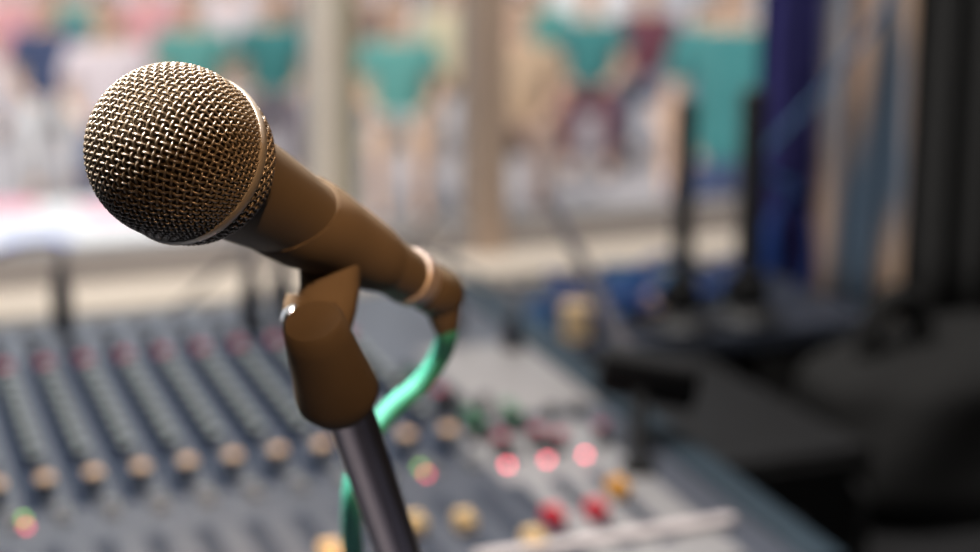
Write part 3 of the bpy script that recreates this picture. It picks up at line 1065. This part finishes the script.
def shorts_me(long, stand=False):
    up = 0.35 if stand else 0
    J = [((0, 0, 0.62 + up), (0.156, 0.118)), ((0, 0, 0.50 + up), (0.15, 0.115))]
    E = [(0, 1)]
    for s in (-1, 1):
        a = len(J)
        if stand:
            J += [((0.085 * s, 0, 0.81), 0.115), ((0.098 * s, -0.01, 0.46), 0.100), ((0.10 * s, 0.01, 0.30), 0.095), ((0.105 * s, 0.02, 0.08), 0.085)]
            E += [(1, a), (a, a + 1), (a + 1, a + 2), (a + 2, a + 3)]
            continue
        J += [((0.085 * s, -0.05, 0.505), 0.098), ((0.115 * s, -0.36, 0.505), 0.078)]
        E += [(1, a), (a, a + 1)]
        if long:
            J += [((0.12 * s, -0.45, 0.50), 0.070), ((0.12 * s, -0.48, 0.34), 0.064), ((0.12 * s, -0.455, 0.11), 0.055)]
            E += [(a + 1, a + 2), (a + 2, a + 3), (a + 3, a + 4)]
    return skin_mesh('trousers', [(Vector(a), b) for a, b in J], E, M['skin'])


def hair_me():
    g = G()
    rings = []
    for i in range(10):
        th = PI * (0.02 + 0.60 * i / 9)
        rings.append([Vector((math.sin(th) * math.cos(2 * PI * k / 28) * 0.083, -0.010 + math.sin(th) * math.sin(2 * PI * k / 28) * 0.100 + (0.03 * max(0, i - 5) / 4), 1.235 + math.cos(th) * 0.108)) for k in range(28)])
    g.rings(rings, True, False)
    return g.mesh('hair', M['hair'])


def eye_me():
    return G().ball((0, 0, 0), 0.0085, 10, 8).mesh('eye', M['eye'])


def shoe_me():
    g = G()
    rings = []
    for y, w, h in ((0.045, 0.030, 0.06), (0.0, 0.040, 0.085), (-0.06, 0.042, 0.075), (-0.12, 0.046, 0.055), (-0.165, 0.036, 0.040), (-0.18, 0.015, 0.025)):
        rings.append([Vector((w * math.cos(a), y, max(0.0, 0.35 * h + 0.65 * h * math.sin(a)))) for a in [2 * PI * k / 16 for k in range(16)]])
    return g.rings(rings).mesh('shoe', M['shoe'])


SH, SHS, SHO, TRO, TROS, HR, EY, SHOE = shirt_me(0), shirt_me(0.35), shorts_me(False), shorts_me(True), shorts_me(True, True), hair_me(), eye_me(), shoe_me()


def colour(o, material):
    o.material_slots[0].link = 'OBJECT'
    o.material_slots[0].material = material


EAR = G().ball((0, 0, 0), 0.03, 12, 8, (0.35, 0.6, 1)).mesh('ear', M['skin'])
MOUTH = G().ball((0, 0, 0), 0.02, 12, 8, (1, 0.3, 0.28)).mesh('mouth', mat('lips', (0.42, 0.16, 0.14), 0.5))
# chair kit
def chair_kit():
    kit = {}
    g = G()
    g.box((0, 0.02, 0.405), (0.42, 0.42, 0.03), bev=0.012, seg=3)
    kit['seat'] = g.mesh('seat', M['white_plastic'], False)
    kit['backrest'] = G().box((0, 0.245, 0.66), (0.40, 0.03, 0.30), bev=0.012, seg=3).mesh('backrest', M['white_plastic'], False)
    kit['legs'] = []
    for x_, y_ in ((-.18, -.16), (.18, -.16), (-.18, .22), (.18, .22)):
        top = Vector((x_, y_, 0.40)) if y_ < 0 else Vector((x_, y_ + 0.022, 0.80))
        kit['legs'].append(G().tube([(x_ * 1.08, y_ * 1.12, 0.0), (x_, y_, 0.40), top + Vector((0, 0, 0.001))], 0.014, 10).mesh('leg', M['steel'], True))
    return kit


KIT = chair_kit()


def chair(x, y, rz, lab, material):
    t = thing('plastic_chair', lab, 'chair', loc=(x, y, GZ), rot=(0, 0, rz), group='audience chairs')
    for nm in ('seat', 'backrest'):
        colour(link(nm, KIT[nm], t), material)
    for me in KIT['legs']:
        link('leg', me, t)


def person(px, d, shirt, pants, lab, long=True, chair_lab=None, chair_mat=None, stand=False):
    """d is the distance straight ahead of the camera"""
    q = CAM + dirw(ray(px, -115)) * d
    face = math.atan2(-q.x, q.y)
    x, y = q.x, q.y
    t = link('person', BODY[stand], None, (x, y, GZ))
    t.rotation_euler = (0, 0, face)
    tag(t, lab, 'person', None if stand else 'seated audience')
    up = 0.35 if stand else 0
    colour(link('shirt', SHS if stand else SH, t), shirt)
    colour(link('trousers', TROS if stand else (TRO if long else SHO), t), pants)
    link('hair', HR, t, (0, 0.006, up + 0.004))
    link('mouth', MOUTH, t, (0, -0.096, 1.148 + up))
    for s in (-1, 1):
        link('eye', EY, t, (0.028 * s, -0.093, 1.215 + up))
        link('ear', EAR, t, (0.076 * s, -0.01, 1.195 + up))
        link('shoe', SHOE, t, (0.12 * s, 0.05 if stand else -0.45, 0.0))
    if chair_lab:
        chair(x, y, face, chair_lab, chair_mat or M['white_plastic'])


teal = cloth('teal_shirt_cloth', (0.12, 0.33, 0.30))
teal_d = cloth('dark_teal_shirt_cloth', (0.06, 0.22, 0.22))
navy = cloth('navy_cloth', (0.07, 0.09, 0.17))
denim = cloth('grey_blue_cloth', (0.18, 0.20, 0.26))
pinkish = cloth('pale_pink_cloth', (0.72, 0.62, 0.64))
greyl = cloth('pale_grey_cloth', (0.50, 0.49, 0.51))
mauve = cloth('mauve_grey_cloth', (0.20, 0.17, 0.20))
tan = cloth('tan_cloth', (0.48, 0.34, 0.23))
brown = cloth('brown_cloth', (0.28, 0.20, 0.17))
maroon = cloth('maroon_cloth', (0.16, 0.06, 0.08))
yellowg = cloth('pale_yellow_cloth', (0.60, 0.54, 0.38))
royal = cloth('royal_blue_cloth', (0.03, 0.045, 0.22))
greyw = cloth('off_white_cloth', (0.72, 0.70, 0.70))
rosy = cloth('rose_cloth', (0.75, 0.38, 0.40))

person(40, 10.6, navy, greyw, 'person in navy shirt and pale trousers, leftmost of the front row', chair_lab='chair under the leftmost front person in navy', chair_mat=navy)
person(98, 9.6, pinkish, navy, 'person in pale pink shirt and navy trousers beside the navy one', chair_lab='chair under the person in pale pink', chair_mat=greyl)
person(186, 10.6, teal, mauve, 'person in teal shirt and mauve trousers above the microphone grille', chair_lab='chair under the teal person above the grille', chair_mat=mauve)
person(268, 11.0, teal_d, mauve, 'person in dark teal shirt left of the pale window post', chair_lab='chair under the dark teal person left of the pale post', chair_mat=maroon)
person(397, 9.9, teal, greyl, 'person in teal shirt and pale grey shorts between the two window posts', long=False, chair_lab='chair under the person between the two window posts', chair_mat=yellowg)
person(520, 9.6, tan, brown, 'person in tan shirt and brown trousers right of the brown post', chair_lab='chair under the person in tan shirt', chair_mat=brown)
person(592, 11.4, teal_d, maroon, 'person in dark teal shirt and maroon trousers set farther back', chair_lab='chair under the person in maroon trousers', chair_mat=maroon)
person(712, 8.6, denim, navy, 'person in grey blue shirt seated behind the standing teal one', chair_lab='chair under the person in grey blue shirt', chair_mat=denim)
person(650, 12.0, maroon, denim, 'person in maroon shirt behind the thin upright stand', chair_lab='chair under the person in maroon shirt', chair_mat=denim)
person(738, 6.6, teal_d, navy, 'standing person in teal shirt and navy trousers near the navy curtain', stand=True)
# second row
for px, d, s_, p_, lab in ((4, 13.2, rosy, pinkish, 'back row person in rose shirt at the far left'),
                           (68, 13.0, teal, denim, 'back row person in teal shirt behind the navy and pink ones'),
                           (143, 13.4, rosy, pinkish, 'back row person in rose shirt and pale trousers behind the teal one'),
                           (226, 13.2, pinkish, tan, 'back row person in pale pink shirt behind two teal ones'),
                           (300, 13.6, brown, brown, 'back row person all in brown beside the pale window post'),
                           (365, 13.2, brown, tan, 'back row person in brown shirt and tan trousers between the posts'),
                           (450, 12.2, yellowg, tan, 'back row person in pale yellow shirt left of the brown post'),
                           (540, 12.6, teal, brown, 'back row person in teal shirt behind the tan one')):
    person(px, d, s_, p_, lab, chair_lab='chair under the ' + lab.replace('person ', 'one ', 1), chair_mat=greyl)

# white canvas screen standing in the sun behind the rows
q = CAM + dirw(ray(645, -115)) * 16.0
sc_t = thing('canvas_screen', 'white canvas screen standing in the sun behind the back rows', 'screen', loc=(q.x, q.y, GZ), rot=(0, 0, math.atan2(-q.x, q.y)))
link('canvas', sharp(G().box((0, 0, 1.15), (2.3, 0.03, 1.8), bev=0.004).mesh('canvas', M['white_plastic'], False)), sc_t)
for x_ in (-1.12, 1.12):
    link('post', sharp(G().box((x_, 0.04, 1.03), (0.05, 0.05, 2.06), bev=0.004).mesh('post', M['steel'], False)), sc_t)

# white table outside with papers
TH = GZ + 0.75
q = CAM + dirw(ray(40, -115)) * 5.75
ot = thing('folding_table', 'white folding table standing in the sun outside the window', 'table', loc=(q.x, q.y, GZ))
cx_, cy_ = q.x, q.y
part('tabletop', G().box((cx_, cy_, TH - 0.02), (0.86, 0.86, 0.04), bev=0.008), M['white_plastic'], ot, False)
for sx in (-1, 1):
    for sy in (-1, 1):
        part('leg', G().tube([(cx_ + .36 * sx, cy_ + .36 * sy, GZ), (cx_ + .35 * sx, cy_ + .35 * sy, TH - 0.038)], 0.016, 12), M['steel'], ot)


def sheet(px, py, w, h, rz, material, nm, lab, cat, th=0.004):
    r = dirw(ray(px, py))
    p = CAM + r * ((TH + th / 2 - CAM.z) / r.z)
    o = link(nm, G().box((0, 0, 0), (w, h, th), bev=0.0008).mesh(nm, material, False), loc=(p.x, p.y, TH + th / 2 + 0.0004))
    o.rotation_euler = (0, 0, rz)
    tag(o, lab, cat)


sheet(112, 212, 0.20, 0.28, 0.2, M['pink'], 'paper', 'pink sheet on the white table beside the microphone grille', 'paper')
sheet(8, 208, 0.20, 0.28, -0.2, M['pink'], 'paper', 'pink sheet at the left end of the white table', 'paper')
sheet(34, 243, 0.22, 0.14, 0.15, M['blue_paper'], 'folder', 'blue folder at the near edge of the white table', 'folder', 0.008)

# ------------------------------------------------------------------ lights
ADDED_PENDANT = 8.5
w = bpy.data.worlds.new('sky')
bpy.context.scene.world = w
w.use_nodes = True
nt = w.node_tree
bg = nt.nodes['Background']
bg.inputs['Color'].default_value = (0.90, 0.94, 1.02, 1)
bg.inputs['Strength'].default_value = 1.15


def light(name, kind, loc, target, energy, col, size=None, **kw):
    d = bpy.data.lights.new(name, kind)
    o = bpy.data.objects.new(name, d)
    C.objects.link(o)
    o.location = loc
    o.rotation_euler = (Vector(target) - Vector(loc)).to_track_quat('-Z', 'Y').to_euler()
    d.energy = energy
    d.color = col
    if size:
        if kind == 'AREA':
            d.shape = 'RECTANGLE'
            d.size, d.size_y = size
        elif kind == 'SPOT':
            d.shadow_soft_size = size
    for k, v_ in kw.items():
        setattr(d, k, v_)
    return o


sun = light('sun', 'SUN', (0, 0, 10), (3.0, 2.6, 4.8), 2.8, (1.0, 0.93, 0.86))
sun.data.angle = math.radians(2)
# daylight portal in the window opening
po = light('window_portal', 'AREA', ((WL + WR) / 2, WV + 0.11, (WB + WT) / 2), ((WL + WR) / 2, 0, (WB + WT) / 2), 1, (1, 1, 1), (WR - WL, WT - WB))
po.data.cycles.is_portal = True
# added pendant, out of view, throwing the key light on the grille
lp = W((P0c.x - 0.27, P0c.y + 0.03, 0.56))
pl = thing('added_pendant_lamp', 'added pendant lamp lighting the microphone from out of view', 'lamp', loc=(lp.x, lp.y, 2.6))
part('ceiling_rose', G().lathe([(0, 0.05), (-0.02, 0.045), (-0.03, 0.012)], (lp.x, lp.y, 2.6), (0, 0, 1), 32), M['white_plastic'], pl)
part('cord', G().tube([(lp.x, lp.y, 2.575), (lp.x, lp.y, lp.z + 0.14)], 0.003, 8), M['black'], pl)
part('shade', G().lathe([(0.15, 0.012), (0.14, 0.03), (0.10, 0.07), (0.0, 0.14), (0.001, 0.137), (0.10, 0.067), (0.138, 0.028), (0.148, 0.011)], lp, (0, 0, 1), 48), M['steel'], pl)
light('added_pendant_light', 'AREA', lp + Vector((0, 0, 0.012)), P0 + Vector((0, 0, -0.02)), ADDED_PENDANT, (1.0, 0.95, 0.88), (0.2, 0.2), spread=math.radians(62))
# added warm fill on microphone and clip, from behind and above the camera
wl = W((0.25, -0.55, 0.75))
light('added_warm_fill', 'SPOT', wl, W(ray(366, 204) * 0.55), 300, (1.0, 0.60, 0.30), 0.05, spot_size=math.radians(6.0), spot_blend=1.0)
light('added_console_fill', 'AREA', (0.25, 1.35, 2.57), (0.25, 1.35, 0.7), 48, (1.0, 0.95, 0.89), (1.2, 0.8))  # added fill, unseen, brightens the console from above
